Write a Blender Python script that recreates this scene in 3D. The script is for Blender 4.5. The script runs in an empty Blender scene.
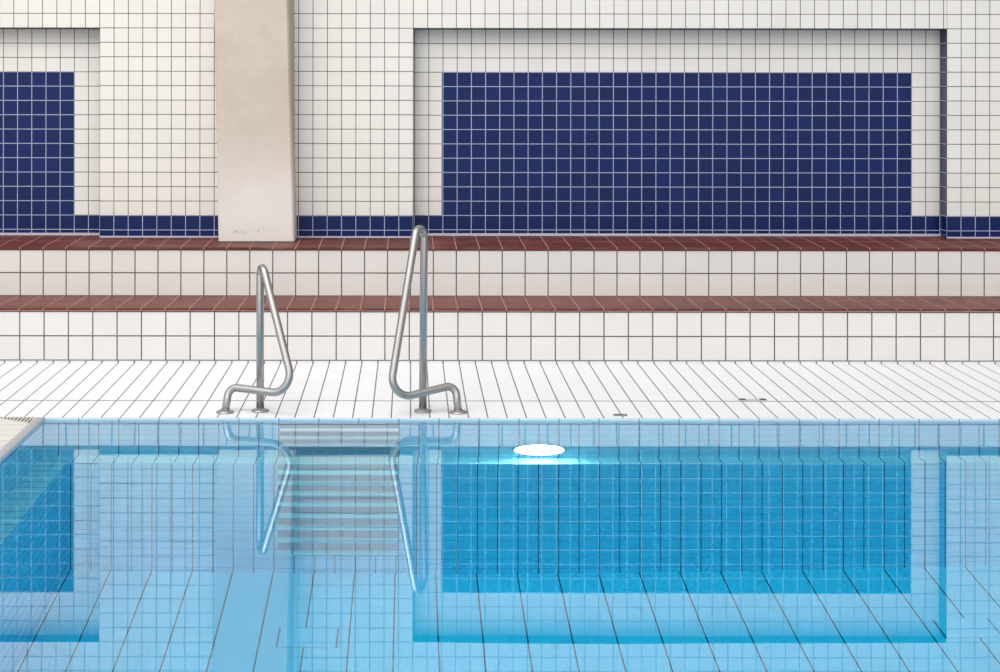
import bpy, bmesh, math, random
from mathutils import Vector, Matrix

random.seed(7)
scene = bpy.context.scene
COL = scene.collection

# ------------------------------------------------------------------ measures
F, VX, VY, H = 1700.0, 410.0, 78.0, 1.757       # focal length (px), vanishing point, eye height over the deck
def X_(px, s): return (px - VX) / s
def Z_(py, s): return H - (py - VY) / s
def P_(px, py, s): return Vector((X_(px, s), F / s, Z_(py, s)))

S_EDGE, S_LOW, S_UP, S_WALL, S_NICHE, S_PILLAR = 193.5, 162.3, 153.0, 145.5, 143.8, 149.0
Y_EDGE, Y_LOW, Y_UP, Y_WALL, Y_NICHE = F/S_EDGE, F/S_LOW, F/S_UP, F/S_WALL, F/S_NICHE
WZ = -0.012                                     # water level
LEDGE_Z, FLOOR_Z = WZ - 0.795, WZ - 2.485
Y_DEEP = 8.643
XL, XL2 = X_(45, S_EDGE), X_(45, S_EDGE) + 0.143
XR, YF = 9.0, 0.9

# ------------------------------------------------------------------ materials
def new_mat(name):
    m = bpy.data.materials.new(name); m.use_nodes = True
    nt = m.node_tree; nt.nodes.clear()
    out = nt.nodes.new('ShaderNodeOutputMaterial')
    return m, nt, out

def N(nt, typ, **kw):
    n = nt.nodes.new(typ)
    for k, v in kw.items(): setattr(n, k, v)
    return n

def M(nt, op, a, b=None, c=None):
    n = nt.nodes.new('ShaderNodeMath'); n.operation = op
    for i, v in enumerate((a, b, c)):
        if v is None: continue
        if isinstance(v, (int, float)): n.inputs[i].default_value = v
        else: nt.links.new(v, n.inputs[i])
    return n.outputs[0]

def mixc(nt, fac, a, b):
    n = nt.nodes.new('ShaderNodeMix'); n.data_type = 'RGBA'
    for idx, v in ((0, fac), (6, a), (7, b)):
        if isinstance(v, (int, float)): n.inputs[idx].default_value = v
        elif isinstance(v, tuple): n.inputs[idx].default_value = (*v, 1)
        else: nt.links.new(v, n.inputs[idx])
    return n.outputs[2]

def srgb(r, g, b):
    f = lambda c: (c/255/12.92) if c/255 <= 0.04045 else ((c/255+0.055)/1.055)**2.4
    return (f(r), f(g), f(b))

ALB = 0.70                                      # glazed white here is a mid-light glaze under strong light

def tile_mat(name, base, grout, gu, gv, rough=0.3, var=0.03, streak=0.0, grout_var=0.35, dots=0.0, spec=0.4, brushed=False):
    """UV is in tile units: a grout line at each whole number. gu, gv = half line widths in tile units."""
    if not name.startswith('pool'): base, grout = tuple(c*ALB for c in base), tuple(c*ALB for c in grout)
    m, nt, out = new_mat(name)
    uv = N(nt, 'ShaderNodeUVMap', uv_map='UVMap')
    sep = N(nt, 'ShaderNodeSeparateXYZ'); nt.links.new(uv.outputs[0], sep.inputs[0])
    def edge(o):
        fr = M(nt, 'FRACT', o)
        return M(nt, 'MINIMUM', fr, M(nt, 'SUBTRACT', 1.0, fr))
    eu, ev = edge(sep.outputs[0]), edge(sep.outputs[1])
    mu = M(nt, 'LESS_THAN', eu, gu); mv = M(nt, 'LESS_THAN', ev, gv)
    mask = M(nt, 'MAXIMUM', mu, mv)
    fl = N(nt, 'ShaderNodeVectorMath', operation='FLOOR'); nt.links.new(uv.outputs[0], fl.inputs[0])
    wn = N(nt, 'ShaderNodeTexWhiteNoise', noise_dimensions='2D'); nt.links.new(fl.outputs[0], wn.inputs[0])
    tc = N(nt, 'ShaderNodeTexCoord')
    no = N(nt, 'ShaderNodeTexNoise'); no.inputs['Scale'].default_value = 3.0; no.inputs['Detail'].default_value = 6
    nt.links.new(tc.outputs['Object'], no.inputs['Vector'])
    val = M(nt, 'ADD', 1.0 - var, M(nt, 'MULTIPLY', wn.outputs[0], 2*var))
    val = M(nt, 'MULTIPLY', val, M(nt, 'ADD', 1.0 - 0.06, M(nt, 'MULTIPLY', no.outputs[0], 0.12)))
    hs = N(nt, 'ShaderNodeHueSaturation'); hs.inputs['Color'].default_value = (*base, 1)
    nt.links.new(val, hs.inputs['Value'])
    tilec = hs.outputs[0]
    if streak:                                     # worn, scuffed glaze
        n2 = N(nt, 'ShaderNodeTexNoise'); n2.inputs['Scale'].default_value = 1.0; n2.inputs['Detail'].default_value = 8
        mp = N(nt, 'ShaderNodeMapping'); mp.inputs['Scale'].default_value = (4, 30, 30)
        nt.links.new(tc.outputs['Object'], mp.inputs[0]); nt.links.new(mp.outputs[0], n2.inputs['Vector'])
        k = M(nt, 'MULTIPLY', M(nt, 'SMOOTH_MIN', M(nt, 'MAXIMUM', M(nt, 'SUBTRACT', n2.outputs[0], 0.5), 0.0), 1.0, 0.1), streak*4)
        tilec = mixc(nt, k, tilec, tuple(min(1, c*1.6 + 0.06) for c in base))
    n3 = N(nt, 'ShaderNodeTexNoise'); n3.inputs['Scale'].default_value = 9.0; n3.inputs['Detail'].default_value = 3
    nt.links.new(tc.outputs['Object'], n3.inputs['Vector'])
    gcol = mixc(nt, M(nt, 'MULTIPLY', n3.outputs[0], grout_var), grout, tuple((a+b)/2 for a, b in zip(grout, base)))
    colr = mixc(nt, mask, tilec, gcol)
    p = N(nt, 'ShaderNodeBsdfPrincipled')
    nt.links.new(colr, p.inputs['Base Color'])
    r = M(nt, 'ADD', M(nt, 'MULTIPLY', mask, 0.5), rough); nt.links.new(r, p.inputs['Roughness'])
    p.inputs['Specular IOR Level'].default_value = spec
    hgt = M(nt, 'SUBTRACT', 1.0, mask)
    if dots:
        vo = N(nt, 'ShaderNodeTexVoronoi'); vo.inputs['Scale'].default_value = 70
        nt.links.new(tc.outputs['Object'], vo.inputs['Vector'])
        hgt = M(nt, 'ADD', hgt, M(nt, 'MULTIPLY', vo.outputs[0], dots))
    bp = N(nt, 'ShaderNodeBump'); bp.inputs['Strength'].default_value = 0.25; bp.inputs['Distance'].default_value = 0.002
    nt.links.new(hgt, bp.inputs['Height']); nt.links.new(bp.outputs[0], p.inputs['Normal'])
    nt.links.new(p.outputs[0], out.inputs[0])
    return m

def plain(name, base, rough=0.5, metal=0.0, spec=0.5, noise=0.0, nscale=20):
    m, nt, out = new_mat(name)
    p = N(nt, 'ShaderNodeBsdfPrincipled')
    p.inputs['Roughness'].default_value = rough; p.inputs['Metallic'].default_value = metal
    p.inputs['Specular IOR Level'].default_value = spec
    tc = N(nt, 'ShaderNodeTexCoord'); no = N(nt, 'ShaderNodeTexNoise')
    no.inputs['Scale'].default_value = nscale; no.inputs['Detail'].default_value = 5
    nt.links.new(tc.outputs['Object'], no.inputs['Vector'])
    c = mixc(nt, M(nt, 'MULTIPLY', no.outputs[0], 1.0), tuple(x*(1-noise) for x in base), tuple(min(1, x*(1+noise)) for x in base))
    nt.links.new(c, p.inputs['Base Color'])
    nt.links.new(p.outputs[0], out.inputs[0])
    return m

GREY_GROUT = srgb(92, 84, 78)
M_WALL = tile_mat('wall_tile_white', srgb(236, 232, 226), srgb(72, 66, 60), 0.027, 0.027, rough=0.22, var=0.02)
M_BLUE = tile_mat('wall_tile_blue', srgb(6, 31, 90), srgb(186, 194, 216), 0.024, 0.024, rough=0.25, var=0.12, grout_var=0.35, spec=0.2)
M_RISER = tile_mat('riser_tile_white', srgb(233, 229, 225), srgb(70, 64, 60), 0.026, 0.026, rough=0.25, var=0.015)
M_TREAD = tile_mat('tread_tile_red', srgb(104, 42, 28), srgb(192, 150, 128), 0.022, 0.014, rough=0.46, var=0.16, streak=0.6, grout_var=1.0, spec=0.3)
M_DECK = tile_mat('deck_tile_white', srgb(247, 248, 252), srgb(105, 98, 92), 0.035, 0.009, rough=0.4, var=0.012, dots=0.25)
M_SIDE = tile_mat('side_deck_tile_cream', srgb(228, 225, 218), srgb(206, 200, 192), 0.0, 0.05, rough=0.4, var=0.02, dots=0.25)
POOL = srgb(216, 248, 254)
M_POOL = tile_mat('pool_tile_pale_blue', POOL, srgb(22, 44, 62), 0.024, 0.012, rough=0.4, var=0.015, grout_var=0.3)
M_POOLLEDGE = tile_mat('pool_ledge_tile', srgb(196, 222, 232), srgb(22, 40, 58), 0.024, 0.014, rough=0.4, var=0.01)
M_POOLBAND = tile_mat('pool_band_tile', srgb(176, 200, 213), srgb(90, 112, 128), 0.012, 0.014, rough=0.4, var=0.01)
M_POOLSIDE = tile_mat('pool_side_tile', POOL, srgb(40, 66, 84), 0.0, 0.02, rough=0.4, var=0.015)
M_POOLFLOOR = tile_mat('pool_floor_tile', srgb(200, 232, 242), srgb(22, 40, 58), 0.017, 0.0, rough=0.4, var=0.01, grout_var=0.3)
M_COVE = tile_mat('cove_tile', srgb(236, 234, 231), srgb(95, 88, 82), 0.04, 0.0, rough=0.35)
M_GROUT_LIGHT = plain('light_grout', srgb(170, 164, 170), 0.7)
M_COPING = plain('coping_white', srgb(190, 192, 194), 0.35, noise=0.03)
M_STEEL = plain('brushed_steel', (0.37, 0.36, 0.355), 0.34, 1.0, noise=0.06, nscale=60)
M_FITTING = plain('dull_steel', srgb(125, 125, 130), 0.4, 0.6, noise=0.08)
M_DARK = plain('dark_gap', srgb(48, 45, 42), 0.8)
M_GASKET = plain('gasket_grey', srgb(110, 140, 156), 0.6)
M_SLAT = plain('grate_plastic', srgb(180, 176, 170), 0.5)
M_GREY = plain('grey_panel', srgb(166, 186, 190), 0.5, noise=0.05)
M_STEP = plain('step_white', srgb(226, 232, 234), 0.45, noise=0.03)
M_HATCH = plain('hatch_white', srgb(202, 234, 244), 0.4, noise=0.02)

def pillar_mat():
    m, nt, out = new_mat('pillar_plaster')
    tc = N(nt, 'ShaderNodeTexCoord')
    sp = N(nt, 'ShaderNodeSeparateXYZ'); nt.links.new(tc.outputs['Object'], sp.inputs[0])
    n1 = N(nt, 'ShaderNodeTexNoise'); n1.inputs['Scale'].default_value = 4; n1.inputs['Detail'].default_value = 8; n1.inputs['Roughness'].default_value = 0.6
    nt.links.new(tc.outputs['Object'], n1.inputs['Vector'])
    n2 = N(nt, 'ShaderNodeTexNoise'); n2.inputs['Scale'].default_value = 22; n2.inputs['Detail'].default_value = 8
    nt.links.new(tc.outputs['Object'], n2.inputs['Vector'])
    # whitewashed foot with a ragged upper edge
    h = M(nt, 'ADD', sp.outputs[2], M(nt, 'MULTIPLY', M(nt, 'SUBTRACT', n1.outputs[0], 0.5), 0.5))
    mr = N(nt, 'ShaderNodeMapRange'); mr.interpolation_type = 'SMOOTHSTEP'
    mr.inputs[1].default_value = 0.12; mr.inputs[2].default_value = 0.85
    nt.links.new(h, mr.inputs[0])
    plaster = mixc(nt, n1.outputs[0], srgb(160, 147, 134), srgb(188, 177, 167))
    c = mixc(nt, mr.outputs[0], srgb(198, 192, 188), plaster)
    # chips and scuffs near the foot
    low = M(nt, 'LESS_THAN', sp.outputs[2], 0.09)
    chip = M(nt, 'MULTIPLY', low, M(nt, 'GREATER_THAN', n2.outputs[0], 0.61))
    c = mixc(nt, M(nt, 'MULTIPLY', chip, 0.3), c, srgb(110, 98, 90))
    p = N(nt, 'ShaderNodeBsdfPrincipled'); p.inputs['Roughness'].default_value = 0.75
    p.inputs['Specular IOR Level'].default_value = 0.2
    nt.links.new(c, p.inputs['Base Color'])
    bp = N(nt, 'ShaderNodeBump'); bp.inputs['Strength'].default_value = 0.25; bp.inputs['Distance'].default_value = 0.006
    nt.links.new(n2.outputs[0], bp.inputs['Height']); nt.links.new(bp.outputs[0], p.inputs['Normal'])
    nt.links.new(p.outputs[0], out.inputs[0])
    return m
M_PILLAR = pillar_mat()

def water_mat():
    m, nt, out = new_mat('pool_water')
    tc = N(nt, 'ShaderNodeTexCoord')
    mp = N(nt, 'ShaderNodeMapping'); mp.inputs['Scale'].default_value = (0.8, 1.6, 1)
    nt.links.new(tc.outputs['Object'], mp.inputs[0])
    no = N(nt, 'ShaderNodeTexNoise'); no.inputs['Scale'].default_value = 1.0; no.inputs['Detail'].default_value = 2
    nt.links.new(mp.outputs[0], no.inputs['Vector'])
    bp = N(nt, 'ShaderNodeBump'); bp.inputs['Strength'].default_value = 0.03; bp.inputs['Distance'].default_value = 0.01
    nt.links.new(no.outputs[0], bp.inputs['Height'])
    fr = N(nt, 'ShaderNodeFresnel'); geo = N(nt, 'ShaderNodeNewGeometry')
    nt.links.new(M(nt, 'SUBTRACT', 2.15, M(nt, 'MULTIPLY', geo.outputs['Backfacing'], 0.817)), fr.inputs['IOR'])
    nt.links.new(bp.outputs[0], fr.inputs['Normal'])
    rf = N(nt, 'ShaderNodeBsdfRefraction'); rf.inputs['IOR'].default_value = 1.333; rf.inputs['Roughness'].default_value = 0
    gl = N(nt, 'ShaderNodeBsdfGlossy'); gl.inputs['Roughness'].default_value = 0.0; gl.inputs['Color'].default_value = (1, 1, 1, 1)
    for n in (rf, gl): nt.links.new(bp.outputs[0], n.inputs['Normal'])
    mx = N(nt, 'ShaderNodeMixShader')
    nt.links.new(fr.outputs[0], mx.inputs[0]); nt.links.new(rf.outputs[0], mx.inputs[1]); nt.links.new(gl.outputs[0], mx.inputs[2])
    nt.links.new(mx.outputs[0], out.inputs[0])
    va = N(nt, 'ShaderNodeVolumeAbsorption')
    va.inputs['Color'].default_value = (0.32, 0.943, 0.9925, 1); va.inputs['Density'].default_value = 1.0
    nt.links.new(va.outputs[0], out.inputs['Volume'])
    return m
M_WATER = water_mat()

def lamp_mat():
    m, nt, out = new_mat('pool_lamp_glow')
    e = N(nt, 'ShaderNodeEmission'); e.inputs['Color'].default_value = (0.93, 0.98, 1.0, 1); e.inputs['Strength'].default_value = 42
    nt.links.new(e.outputs[0], out.inputs[0]); return m
M_LAMP = lamp_mat()

# ------------------------------------------------------------------ mesh helpers
class MB:
    def __init__(self): self.v, self.f, self.uv, self.mi, self.mats, self.smooth = [], [], [], [], [], []
    def slot(self, m):
        if m not in self.mats: self.mats.append(m)
        return self.mats.index(m)
    def face(self, pts, uvs, m, smooth=False):
        b = len(self.v); self.v += [tuple(p) for p in pts]
        self.f.append(tuple(range(b, b+len(pts)))); self.uv.append(uvs); self.mi.append(self.slot(m)); self.smooth.append(smooth)
    def rect(self, o, U, V, m, u0=(0, 0), mod=(1, 1), flip=False):
        """rectangle from o along U and V; tile grid phase u0 (metres from the grid origin), module mod (metres)"""
        o, U, V = Vector(o), Vector(U), Vector(V)
        pts = [o, o+U, o+U+V, o+V]; lu, lv = U.length, V.length
        a, b = u0[0]/mod[0], u0[1]/mod[1]
        uvs = [(a, b), (a+lu/mod[0], b), (a+lu/mod[0], b+lv/mod[1]), (a, b+lv/mod[1])]
        if flip: pts.reverse(); uvs.reverse()
        self.face(pts, uvs, m)
    def box(self, lo, hi, m, uv=(0.5, 0.5)):
        x0, y0, z0 = lo; x1, y1, z1 = hi
        c = [(x0,y0,z0),(x1,y0,z0),(x1,y1,z0),(x0,y1,z0),(x0,y0,z1),(x1,y0,z1),(x1,y1,z1),(x0,y1,z1)]
        for q in ((3,2,1,0),(4,5,6,7),(0,1,5,4),(1,2,6,5),(2,3,7,6),(3,0,4,7)):
            self.face([c[i] for i in q], [uv]*4, m)
    def build(self, name, parent=None, loc=None, weld=True):
        me = bpy.data.meshes.new(name)
        loc = Vector(loc) if loc is not None else Vector((0, 0, 0))
        me.from_pydata([tuple(Vector(p)-loc) for p in self.v], [], self.f)
        for m in self.mats: me.materials.append(m)
        ul = me.uv_layers.new(name='UVMap'); k = 0
        for fi, p in enumerate(me.polygons):
            p.material_index = self.mi[fi]; p.use_smooth = self.smooth[fi]
            for j in range(len(p.vertices)):
                ul.data[k].uv = self.uv[fi][j]; k += 1
        if weld:
            bm = bmesh.new(); bm.from_mesh(me)
            bmesh.ops.remove_doubles(bm, verts=bm.verts, dist=1e-5)
            bm.to_mesh(me); bm.free()
        me.update()
        o = bpy.data.objects.new(name, me); COL.objects.link(o)
        if parent is None: o.location = loc
        else: o.parent = parent; o.location = loc - (parent.location if parent.parent is None else parent.matrix_world.translation)
        return o

def tag(o, label=None, cat=None, group=None, kind=None):
    if label: o['label'] = label
    if cat: o['category'] = cat
    if group: o['group'] = group
    if kind: o['kind'] = kind
    return o

def empty(name, loc):
    o = bpy.data.objects.new(name, None); COL.objects.link(o); o.location = loc; o.empty_display_size = 0.1
    bpy.context.view_layer.update()
    return o

def bevel(o, w, seg=2, ang=40):
    b = o.modifiers.new('Bevel', 'BEVEL'); b.width = w; b.segments = seg; b.limit_method = 'ANGLE'; b.angle_limit = math.radians(ang)

def fillet(pts, rads, n=10):
    out = [pts[0]]
    for i in range(1, len(pts)-1):
        a, b, c = pts[i-1], pts[i], pts[i+1]
        d1, d2 = (a-b).normalized(), (c-b).normalized()
        ang = d1.angle(d2); r = rads[i-1]; t = r/math.tan(ang/2)
        t = min(t, 0.98*(a-b).length if i == 1 else 0.495*(a-b).length if (a-b).length < 0.2 else t, 0.495*(c-b).length if (c-b).length < 0.2 else t)
        r = t*math.tan(ang/2)
        cen = b + (d1+d2).normalized()*(r/math.sin(ang/2))
        s, e = (b+d1*t)-cen, (b+d2*t)-cen
        tot = s.angle(e); ax = s.cross(e).normalized()
        for k in range(n+1): out.append(cen + Matrix.Rotation(tot*k/n, 3, ax) @ s)
    out.append(pts[-1]); return out

def tube(mb, path, r, m, n=20):
    t0 = (path[1]-path[0]).normalized()
    u = t0.orthogonal().normalized(); rings = []
    for i, p in enumerate(path):
        t = (path[min(i+1, len(path)-1)] - path[max(i-1, 0)]).normalized()
        u = (u - t*u.dot(t)).normalized(); w = t.cross(u)
        rings.append([p + (u*math.cos(2*math.pi*k/n) + w*math.sin(2*math.pi*k/n))*r for k in range(n)])
    for a, b in zip(rings, rings[1:]):
        for k in range(n):
            q = (k+1) % n
            mb.face([a[k], a[q], b[q], b[k]], [(0.5, 0.5)]*4, m, True)
    mb.face(list(reversed(rings[0])), [(0.5, 0.5)]*n, m); mb.face(rings[-1], [(0.5, 0.5)]*n, m)

def lathe(mb, prof, cen, axis, m, n=40, smooth=True, squash=1.0):
    """prof: list of (radius, height along axis)"""
    ax = Vector(axis).normalized(); u = ax.orthogonal().normalized(); w = ax.cross(u); cen = Vector(cen)
    R = [[cen + ax*h + (u*math.cos(2*math.pi*k/n)+w*math.sin(2*math.pi*k/n))*r for k in range(n)] for r, h in prof]
    if squash != 1.0:
        for ring in R:
            for p in ring: p.z = cen.z + (p.z-cen.z)*squash
    for a, b in zip(R, R[1:]):
        for k in range(n):
            q = (k+1) % n; mb.face([a[k], a[q], b[q], b[k]], [(0.5, 0.5)]*4, m, smooth)
    for ring, rev in ((R[0], True), (R[-1], False)):
        if (ring[0]-ring[n//2]).length > 1e-4:
            mb.face(list(reversed(ring)) if rev else ring, [(0.5, 0.5)]*n, m, False)

# ------------------------------------------------------------------ back wall with two niches
ZP = Z_(215.8, S_WALL)                    # top of the blue base course
ZB = Z_(237.5, S_WALL)                    # foot of the wall
ZT = Z_(28.2, S_WALL)                     # niche head
ROW = (ZT - ZP) / 13
MODX = 14.33 / S_WALL
TOP = 4.3
NI = [(-5.9, X_(99.7, S_WALL)), (X_(413.3, S_WALL), X_(946.8, S_WALL))]
ZNP, ZNT = Z_(215.4, S_NICHE), Z_(72.2, S_NICHE)
NROW = (ZNT - ZNP) / 10
NMOD = 14.2 / S_NICHE
PAN = [(-5.68, X_(74.4, S_NICHE)), (X_(441.7, S_NICHE), X_(911.6, S_NICHE))]
X_END0, X_END1 = -8.0, 8.0
PHASE = {0: X_(99.7, S_WALL), 1: X_(413.3, S_WALL), 2: X_(946.8, S_WALL)}

wall, base = MB(), MB()
def front(x0, x1, z0, z1, ph, m=M_WALL, mb=wall):
    mb.rect((x0, Y_WALL, z0), (x1-x0, 0, 0), (0, 0, z1-z0), m, (x0-PHASE[ph]+40*MODX, z0-ZP+20*ROW), (MODX, ROW))
for x0, x1, ph in ((X_END0, NI[0][0], 0), (NI[0][1], -1.05, 0), (-1.05, NI[1][0], 1), (NI[1][1], X_END1, 2)):
    front(x0, x1, ZP, TOP, ph)
    front(x0, x1, ZB-0.03, ZP, ph, M_BLUE, base)
front(NI[0][0], NI[0][1], ZT, TOP, 0); front(NI[1][0], NI[1][1], ZT, TOP, 1)
DN = Y_NICHE - Y_WALL
for k, (a, b) in enumerate(NI):
    p0, p1 = PAN[k]
    def back(x0, x1, z0, z1, m=M_WALL, mb=wall):
        mb.rect((x0, Y_NICHE, z0), (x1-x0, 0, 0), (0, 0, z1-z0), m, (x0-p1+60*NMOD, z0-ZNP+20*NROW), (NMOD, NROW))
    back(a, p0, ZNP, ZT); back(p1, b, ZNP, ZT); back(p0, p1, ZNT, ZT)
    back(a, p0, ZB-0.03, ZNP, M_BLUE, base); back(p1, b, ZB-0.03, ZNP, M_BLUE, base)
    # blue tiled reveals and head of the niche
    wall.rect((a, Y_WALL, ZP), (0, DN, 0), (0, 0, ZT-ZP), M_BLUE, (0.004, 0), (DN+0.01, ROW), True)
    wall.rect((b, Y_WALL, ZP), (0, DN, 0), (0, 0, ZT-ZP), M_BLUE, (0.004, 0), (DN+0.01, ROW))
    base.rect((a, Y_WALL, ZB-0.03), (0, DN, 0), (0, 0, ZP-ZB+0.03), M_BLUE, (0.004, 0.02), (DN+0.01, ROW), True)
    base.rect((b, Y_WALL, ZB-0.03), (0, DN, 0), (0, 0, ZP-ZB+0.03), M_BLUE, (0.004, 0.02), (DN+0.01, ROW))
    wall.rect((a, Y_WALL, ZT), (b-a, 0, 0), (0, DN, 0), M_BLUE, (0.5*MODX, 0.004), (MODX, DN+0.01))
    pm = MB()
    pm.rect((p0, Y_NICHE, ZB+0.002), (p1-p0, 0, 0), (0, 0, ZNT-ZB-0.002), M_BLUE, (p0-p1+60*NMOD, ZB+0.002-ZNP+20*NROW), (NMOD, NROW))
    po = pm.build('tile_panel', loc=((p0+p1)/2, Y_NICHE, ZB+0.002))
    tag(po, ['dark blue tiled panel in the niche left of the pillar, cut off by the frame',
             'wide dark blue tiled panel in the niche right of the pillar'][k], 'tile panel', 'blue tile panels in the wall niches', 'thing')
tag(wall.build('wall_back'), 'white square-tiled back wall with two shallow niches behind the pool', 'wall', kind='structure')
tag(base.build('baseboard_back'), 'dark blue tile course along the foot of the white wall', 'baseboard', kind='structure')
# pale grout bead along the wall foot
tr = MB()
for x0, x1, y in ((X_END0, NI[0][0], Y_WALL), (NI[0][0], NI[0][1], Y_NICHE), (NI[0][1], NI[1][0], Y_WALL), (NI[1][0], NI[1][1], Y_NICHE), (NI[1][1], X_END1, Y_WALL)):
    tr.box((x0, y-0.006, ZB-0.02), (x1, y+0.004, ZB+0.009+(0.008 if y == Y_NICHE else 0)), M_GROUT_LIGHT)
tag(tr.build('trim_1'), 'pale grout bead where the blue course meets the red step', 'trim', kind='structure')

# ------------------------------------------------------------------ pillar
def build_pillar():
    yf = F / S_PILLAR; zb = Z_(241.5, S_PILLAR); zt = TOP
    xl = lambda z: X_(218.6, S_PILLAR) + (X_(213.8, S_PILLAR)-X_(218.6, S_PILLAR))*(z-zb)/(Z_(0, S_PILLAR)-zb)
    xr = lambda z: X_(294.6, S_PILLAR) + (X_(288.0, S_PILLAR)-X_(294.6, S_PILLAR))*(z-zb)/(Z_(0, S_PILLAR)-zb)
    xb = X_(294.8, S_WALL)
    mb = MB(); lv = [zb + (zt-zb)*k/12 for k in range(13)]
    ch = 0.012
    def ring(z):
        return [Vector((xl(z)-0.01, Y_WALL+0.05, z+0.005)), Vector((xl(z), yf+ch, z)), Vector((xl(z)+ch, yf, z)),
                Vector((xr(z)-ch, yf, z)), Vector((xr(z), yf+ch, z)), Vector((max(xb, xr(z)+0.0), Y_WALL+0.05, z+0.005))]
    R = [ring(z) for z in lv]
    for a, b in zip(R, R[1:]):
        for k in range(6):
            q = (k+1) % 6; mb.face([a[k], a[q], b[q], b[k]], [(0.5, 0.5)]*4, M_PILLAR)
    mb.face(list(reversed(R[0])), [(0.5, 0.5)]*6, M_PILLAR); mb.face(R[-1], [(0.5, 0.5)]*6, M_PILLAR)
    o = mb.build('pillar', loc=((xl(zb)+xr(zb))/2, yf+0.1, zb))
    tag(o, 'beige plastered pillar with whitewashed foot standing on the upper red step', 'pillar', kind='thing')
build_pillar()

# ------------------------------------------------------------------ two tiled seating tiers
PH_UP, PH_LOW = X_(571.3, S_UP), X_(482.6, S_LOW)
def tier(label, y0, zr0, zr1, ztop0, y1, ztop1, ph, zline, tread_ph, rows):
    root = empty('seating_tier', (0, y0, zr0))
    tag(root, label, 'tiled step', 'tiled seating tiers along the wall', 'thing')
    r = MB()
    r.rect((X_END0, y0, zr0), (X_END1-X_END0, 0, 0), (0, 0, zr1-zr0), M_RISER, (X_END0-ph+90, zr0-zline+3.0), (0.15, 0.15))
    r.build('riser', root)
    t = MB(); lip = 0.010; yy = y0 - lip
    a = Vector((X_END0, yy, ztop0)); L = Vector((X_END1-X_END0, 0, 0)); d = Vector((0, y1-yy, ztop1-ztop0))
    t.rect(a, L, d, M_TREAD, (X_END0-tread_ph+90, 0.004), (0.15, d.length/rows))
    t.rect((X_END0, yy, zr1), L, (0, 0, ztop0-zr1), M_TREAD, (X_END0-tread_ph+90, 0.01), (0.15, 0.1))
    t.rect((X_END0, yy, zr1), L, (0, lip+0.002, 0), M_TREAD, (0.5, 0.01), (50, 0.1), True)
    t.build('tread', root)
tier('lower tiled seating step with pale red tread rising from the pool deck', Y_LOW, 0.016, 0.3245, 0.338, Y_UP, 0.332, PH_LOW, Z_(336.2, S_LOW), X_(579.6, S_LOW), 3)
tier('upper tiled seating step with dark red tread against the wall', Y_UP, 0.31, 0.636, 0.650, Y_NICHE+0.02, ZB+0.001, PH_UP, Z_(273.1, S_UP), PH_UP, 2)

# ------------------------------------------------------------------ deck
fl = MB()
PH_DECK = X_(798, S_EDGE); Y_LINE = F*H/(401-VY)
fl.rect((X_END0, Y_EDGE, 0), (X_END1+2-X_END0, 0, 0), (0, Y_LINE-Y_EDGE, 0), M_DECK, (X_END0-PH_DECK+90, 0.02), (0.1, Y_LINE-Y_EDGE+0.02))
fl.rect((X_END0, Y_LINE, 0), (X_END1+2-X_END0, 0, 0), (0, Y_LOW+0.01-Y_LINE, 0), M_DECK, (X_END0-PH_DECK+90, 0.0), (0.1, 1.5))
fl.rect((XR, YF-2, 0), (X_END1+2-XR, 0, 0), (0, Y_EDGE-YF+2, 0), M_DECK, (0, 0), (0.1, 1.5))
fl.rect((X_END0, YF-2, 0), (XR-X_END0, 0, 0), (0, 2, 0), M_DECK, (0, 0), (0.1, 1.5))
tag(fl.build('floor'), 'white narrow-tiled pool deck in front of the steps', 'floor', kind='structure')
sd = MB()
sd.rect((X_END0, YF, 0), (XL-0.05-X_END0, 0, 0), (0, Y_EDGE-YF, 0), M_SIDE, (0, 0.05), (1.2, 0.125))
tag(sd.build('floor_side'), 'cream tiled deck at the left side of the pool', 'floor', kind='structure')
cp = MB()
prof = [(-0.05, 0.0), (-0.03, 0.001), (-0.016, 0.001), (-0.006, -0.002), (-0.001, -0.008), (0.0, -0.03)]
for (a, b) in zip(prof, prof[1:]):
    cp.face([(XL+a[0], YF, a[1]), (XL+b[0], YF, b[1]), (XL+b[0], Y_EDGE, b[1]), (XL+a[0], Y_EDGE, a[1])], [(0.5, 0.5)]*4, M_COPING, True)
cp.face([(XL+a, Y_EDGE, z) for a, z in prof], [(0.5, 0.5)]*6, M_COPING)
tag(cp.build('trim_2'), 'rounded white coping along the left pool edge', 'trim', kind='structure')
cv = MB()
cv.rect((X_END0, Y_LOW-0.004, 0), (X_END1-X_END0, 0, 0), (0, 0, 0.0135), M_COVE, (X_END0-PH_DECK+90, 0.01), (0.1, 0.1))
cv.rect((X_END0, Y_LOW-0.004, 0.0135), (X_END1-X_END0, 0, 0), (0, 0.006, 0), M_DARK)
tag(cv.build('baseboard_cove'), 'low white cove strip where the deck meets the lower step', 'baseboard', kind='structure')

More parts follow.
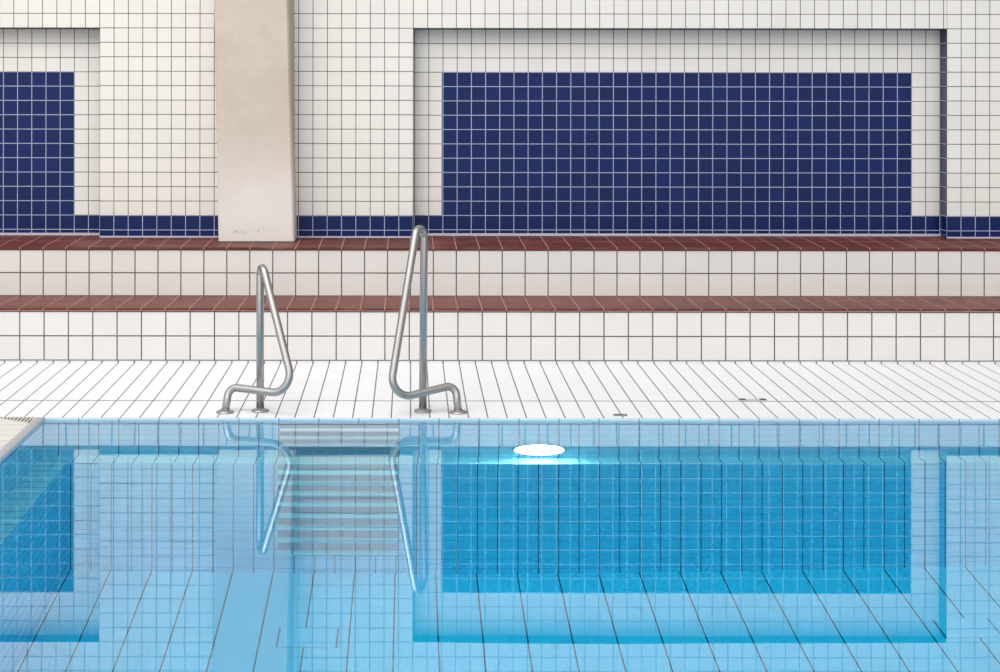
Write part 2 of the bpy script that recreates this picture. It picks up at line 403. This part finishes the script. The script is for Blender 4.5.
# ------------------------------------------------------------------ pool shell
PM = 0.1034; RM = 0.125
PH_A, PH_B = X_(799.5, S_EDGE), X_(803.3, F/Y_DEEP)
def wall_strip(name, label, frame, top_len, mat, low_len, pa, pb):
    """frame(t, out, z): t along the wall, out = distance into the pool"""
    mb = MB()
    def r(t0, t1, o0, z0, o1, z1, ph, m, mod, v0, flip=False):
        p = [frame(t0, o0, z0), frame(t1, o0, z0), frame(t1, o1, z1), frame(t0, o1, z1)]
        du = ((t0-ph)/mod[0]+200, (t1-ph)/mod[0]+200); lv = math.hypot(o1-o0, z1-z0)
        uv = [(du[0], v0/mod[1]), (du[1], v0/mod[1]), (du[1], (v0+lv)/mod[1]), (du[0], (v0+lv)/mod[1])]
        mb.face(p, uv, m)
    r(top_len[0], top_len[1], 0, 0.0, 0, -0.10, pa, M_POOLBAND, (2*PM, 0.2), 0.1)
    r(top_len[0], top_len[1], 0, -0.10, 0, LEDGE_Z, pa, mat, (PM, RM), 0.0)
    r(low_len[0], low_len[1], 0, LEDGE_Z, 0.143, LEDGE_Z, (pa+pb)/2, M_POOLLEDGE, (PM, 0.2), 0.02)
    r(low_len[0], low_len[1], 0.143, LEDGE_Z, 0.143, FLOOR_Z, pb, mat, (PM, RM), 0.0)
    tag(mb.build(name), label, 'pool wall', kind='structure')
wall_strip('wall_pool_back', 'pale blue tiled far wall of the pool with a narrow ledge', lambda t, o, z: (t, Y_EDGE-o, z), (XL, XR), M_POOL, (XL+0.143, XR-0.143), PH_A, PH_B)
wall_strip('wall_pool_left', 'pale blue tiled left wall of the pool with a narrow ledge', lambda t, o, z: (XL+o, t, z), (YF, Y_EDGE), M_POOLSIDE, (YF, Y_EDGE), 0, 0)
wall_strip('wall_pool_right', 'pale blue tiled right wall of the pool outside the frame', lambda t, o, z: (XR-o, t, z), (YF, Y_EDGE), M_POOLSIDE, (YF, Y_EDGE), 0, 0)
wall_strip('wall_pool_front', 'pale blue tiled near wall of the pool outside the frame', lambda t, o, z: (t, YF+o, z), (XL, XR), M_POOL, (XL+0.143, XR-0.143), 0, 0)
pf = MB()
pf.rect((XL, YF, FLOOR_Z), (XR-XL, 0, 0), (0, Y_EDGE-YF, 0), M_POOLFLOOR, (XL-X_(802.5, F/Y_DEEP)+40*PM, 0.5), (2*PM, 30))
tag(pf.build('floor_pool'), 'pale blue tiled pool floor under the water', 'pool floor', kind='structure')

wt = MB()
wt.box((XL-0.01, YF-0.01, FLOOR_Z-0.05), (XR+0.01, Y_EDGE+0.01, WZ), M_WATER)
tag(wt.build('pool_water'), 'clear still turquoise water filling the pool', 'water', kind='stuff')

# ------------------------------------------------------------------ underwater steps between the rails
def pool_steps():
    x0, x1 = -0.668, -0.057
    root = empty('pool_steps', ((x0+x1)/2, Y_EDGE, FLOOR_Z))
    tag(root, 'grey underwater steps with white treads set in the pool wall between the handrails', 'pool steps', kind='thing')
    b = MB()
    b.box((x0, Y_EDGE-0.008, LEDGE_Z+0.001), (x1, Y_EDGE+0.01, WZ-0.075), M_GREY)
    b.build('back_panel', root)
    b = MB()
    b.box((x0, Y_DEEP-0.008, WZ-2.19), (x1, Y_DEEP+0.01, LEDGE_Z-0.002), M_GREY)
    b.build('back_panel', root)
    t = MB(); t.box((x0, Y_DEEP-0.012, LEDGE_Z+0.0005), (x1, Y_EDGE-0.010, LEDGE_Z+0.014), M_STEP)
    o = t.build('tread', root); bevel(o, 0.004)
    for D in [0.18, 0.345, 0.51] + [0.913 + 0.179*k for k in range(8)]:
        y = Y_EDGE if D < 0.79 else Y_DEEP
        t = MB(); t.box((x0, y-0.075, WZ-D-0.022), (x1, y-0.004, WZ-D), M_STEP)
        o = t.build('tread', root); bevel(o, 0.006)
pool_steps()

# ------------------------------------------------------------------ pool lamp
def pool_lamp(c, d, label, group=None):
    root = empty('pool_lamp', c)
    tag(root, label, 'pool lamp', group, kind='thing')
    m = MB(); lathe(m, [(0.128, -0.01), (0.128, 0.016), (0.11, 0.024), (0.06, 0.030), (0.0001, 0.032)], c, d, M_LAMP, squash=0.8)
    m.build('lens', root)
    m = MB(); lathe(m, [(0.129, 0.0), (0.137, 0.0), (0.137, 0.014), (0.133, 0.018), (0.129, 0.018), (0.129, 0.0)], c, d, M_FITTING, squash=0.8)
    m.build('trim_ring', root)
pool_lamp(Vector((X_(539.5, S_EDGE), Y_EDGE, WZ-0.635)), (0, -1, 0), 'glowing oval white underwater lamp in the far pool wall')
for x in (-1.0, 0.67, 2.34, 4.0, 5.67, 7.34):      # fill lamps added out of view on the near wall to brighten the pool
    pool_lamp(Vector((x, YF, WZ-0.635)), (0, 1, 0), 'added underwater fill lamp in the near pool wall below the viewer', 'added fill lamps along the near pool wall')

# ------------------------------------------------------------------ handrails
def handrail(label, foot, corner, bend, a1, a2, post):
    r = 0.0205
    pts = [P_(*foot), P_(*corner), P_(*bend), P_(*a1), P_(*a2), P_(*post)]
    pts[0].z = 0.0; pts[-1].z = 0.0
    root = empty('pool_handrail', (pts[-1].x, pts[-1].y, 0))
    tag(root, label, 'handrail', 'steel pool handrails', 'thing')
    path = fillet(pts, [0.045, 0.09, 0.045, 0.045])
    mb = MB(); tube(mb, path, r, M_STEEL); mb.build('rail_tube', root)
    for p in (pts[0], pts[-1]):
        f = MB(); lathe(f, [(0.046, 0.0), (0.046, 0.006), (0.042, 0.010), (0.026, 0.012), (0.022, 0.018), (0.0195, 0.018)], (p.x, p.y, 0), (0, 0, 1), M_STEEL, 32)
        f.build('flange', root)
handrail('shorter bent steel handrail on the deck edge, left of the pool steps',
         (225.5, 412.5, 190.6), (229.5, 387, 189.4), (296, 395.5, 193.5), (263.6, 268, 187.8), (260.4, 268, 185.9), (260.6, 412.5, 189.8))
handrail('taller bent steel handrail on the deck edge, right of the pool steps',
         (458.8, 412.5, 190.6), (455.8, 384.6, 189.4), (388.8, 401.0, 193.5), (416.6, 229, 187.8), (424.3, 229, 185.9), (423.2, 412.5, 189.8))

# ------------------------------------------------------------------ small fittings
def hatch(px0, px1, y0, y1, label):
    k = 7.89/F
    x0, x1 = (px0-VX)*k, (px1-VX)*k
    root = empty('floor_hatch', ((x0+x1)/2, (y0+y1)/2, FLOOR_Z))
    tag(root, label, 'floor hatch', 'square covers on the pool floor', 'thing')
    m = MB(); m.box((x0-0.009, y0, FLOOR_Z), (x1+0.009, y1, FLOOR_Z+0.004), M_GASKET); m.build('gasket', root)
    m = MB(); m.box((x0, y0-0.002, FLOOR_Z+0.003), (x1, y1+0.002, FLOOR_Z+0.008), M_HATCH); o = m.build('cover', root)
hatch(280, 337, 7.79, 7.99, 'pale square cover on the pool floor below the grey steps')
hatch(942, 995, 7.80, 8.00, 'pale square cover on the pool floor at the right edge of the picture')

def plate(name, label, x0, x1, y0, y1, dark):
    root = empty(name, ((x0+x1)/2, (y0+y1)/2, 0)); tag(root, label, 'floor fitting', kind='thing')
    m = MB(); m.box((x0, y0, 0.0), (x1, y1, 0.004), M_FITTING if not dark else M_SLAT)
    o = m.build('cover_plate', root); bevel(o, 0.0015)
    n = 2
    for i in range(n):
        cx = x0 + (x1-x0)*(0.14 + 0.72*i)
        b = MB(); lathe(b, [(0.012 if not dark else 0.02, 0.0), (0.012 if not dark else 0.02, 0.006), (0.0001, 0.007)], (cx, (y0+y1)/2, 0), (0, 0, 1), M_DARK if dark else M_FITTING, 16)
        b.build('bolt', root)
plate('floor_plate', 'small grey metal plate in the deck near the pool edge', X_(614, 191.8), X_(627, 191.8), 8.84, 8.885, False)
plate('drain_cover', 'pale rectangular deck cover with two dark bolts, far from the pool edge', X_(738.5, 183), X_(767, 183), 9.262, 9.305, True)

def grate():
    A, B, C = Vector((XL-0.058, Y_EDGE-0.012, 0)), Vector((XL-0.052, 8.652, 0)), Vector((XL-0.235, Y_EDGE-0.012, 0))
    root = empty('drain_grate', (A+B+C)/3); tag(root, 'small wedge-shaped slotted drain grate at the left pool corner', 'drain grate', kind='thing')
    m = MB()
    for z, rev in ((0.001, False), (0.004, False)):
        pass
    lo, hi = [Vector((p.x, p.y, 0.0)) for p in (C, B, A)], [Vector((p.x, p.y, 0.003)) for p in (C, B, A)]
    m.face(hi, [(0.5, 0.5)]*3, M_DARK)
    for k in range(3):
        q = (k+1) % 3; m.face([lo[k], lo[q], hi[q], hi[k]], [(0.5, 0.5)]*4, M_DARK)
    m.build('slot_pan', root)
    n = 9
    for k in range(n):
        t = (k+0.5)/n; x = C.x + (B.x-C.x)*t; yb = C.y + (B.y-C.y)*t
        s = MB(); s.box((x-0.0055, yb-0.004, 0.0), (x+0.0055, A.y+0.004, 0.006), M_SLAT)
        o = s.build('slat', root)
grate()

# ------------------------------------------------------------------ light: the hall's daylight as a soft sky, bright overhead and from the left
w = bpy.data.worlds.new('World'); scene.world = w; w.use_nodes = True
nt = w.node_tree; nt.nodes.clear()
out = nt.nodes.new('ShaderNodeOutputWorld'); bg = nt.nodes.new('ShaderNodeBackground')
tc = nt.nodes.new('ShaderNodeTexCoord')
def lobe(vec, p):
    d = nt.nodes.new('ShaderNodeVectorMath'); d.operation = 'DOT_PRODUCT'
    d.inputs[1].default_value = Vector(vec).normalized(); nt.links.new(tc.outputs['Generated'], d.inputs[0])
    return M(nt, 'POWER', M(nt, 'MAXIMUM', d.outputs['Value'], 0.0), p)
s = M(nt, 'ADD', 0.40, M(nt, 'MULTIPLY', lobe((-0.3, -0.72, 0.75), 2.0), 2.25))
nt.links.new(s, bg.inputs['Strength']); bg.inputs['Color'].default_value = (1.0, 0.993, 0.985, 1)
nt.links.new(bg.outputs[0], out.inputs[0])

la = bpy.data.lights.new('ceiling_lamp', 'AREA'); lo_ = bpy.data.objects.new('ceiling_lamp', la); COL.objects.link(lo_)
la.shape = 'RECTANGLE'; la.size = 5.0; la.size_y = 2.5; la.energy = 240; la.color = (1.0, 0.97, 0.93)
lo_.location = (-2.5, 6.3, 6.2)
lo_.rotation_euler = (Vector((0.5, 10.5, 0.3)) - Vector(lo_.location)).to_track_quat('-Z', 'Y').to_euler()

# ------------------------------------------------------------------ camera
cam = bpy.data.cameras.new('Camera'); co = bpy.data.objects.new('Camera', cam); COL.objects.link(co)
cam.sensor_fit = 'HORIZONTAL'; cam.sensor_width = 36.0; cam.lens = 36.0*F/1000.0
cam.shift_x = (500-VX)/1000.0; cam.shift_y = -(336-VY)/1000.0
cam.clip_start = 0.05; cam.clip_end = 100
co.location = (0, 0, H)
co.rotation_euler = (math.radians(90), 0, 0)
co.rotation_euler = (Matrix.Rotation(math.radians(90), 3, 'X') @ Matrix.Rotation(0.0012, 3, 'Z')).to_euler()
scene.camera = co

scene.view_settings.view_transform = 'Standard'; scene.view_settings.look = 'None'
scene.view_settings.gamma = 1.0; scene.view_settings.exposure = 0.0
scene.view_settings.use_curve_mapping = False
scene.cycles.max_bounces = 16; scene.cycles.transmission_bounces = 12; scene.cycles.glossy_bounces = 8; scene.cycles.diffuse_bounces = 6
scene.cycles.caustics_reflective = True; scene.cycles.caustics_refractive = True
scene.cycles.sample_clamp_indirect = 0.0
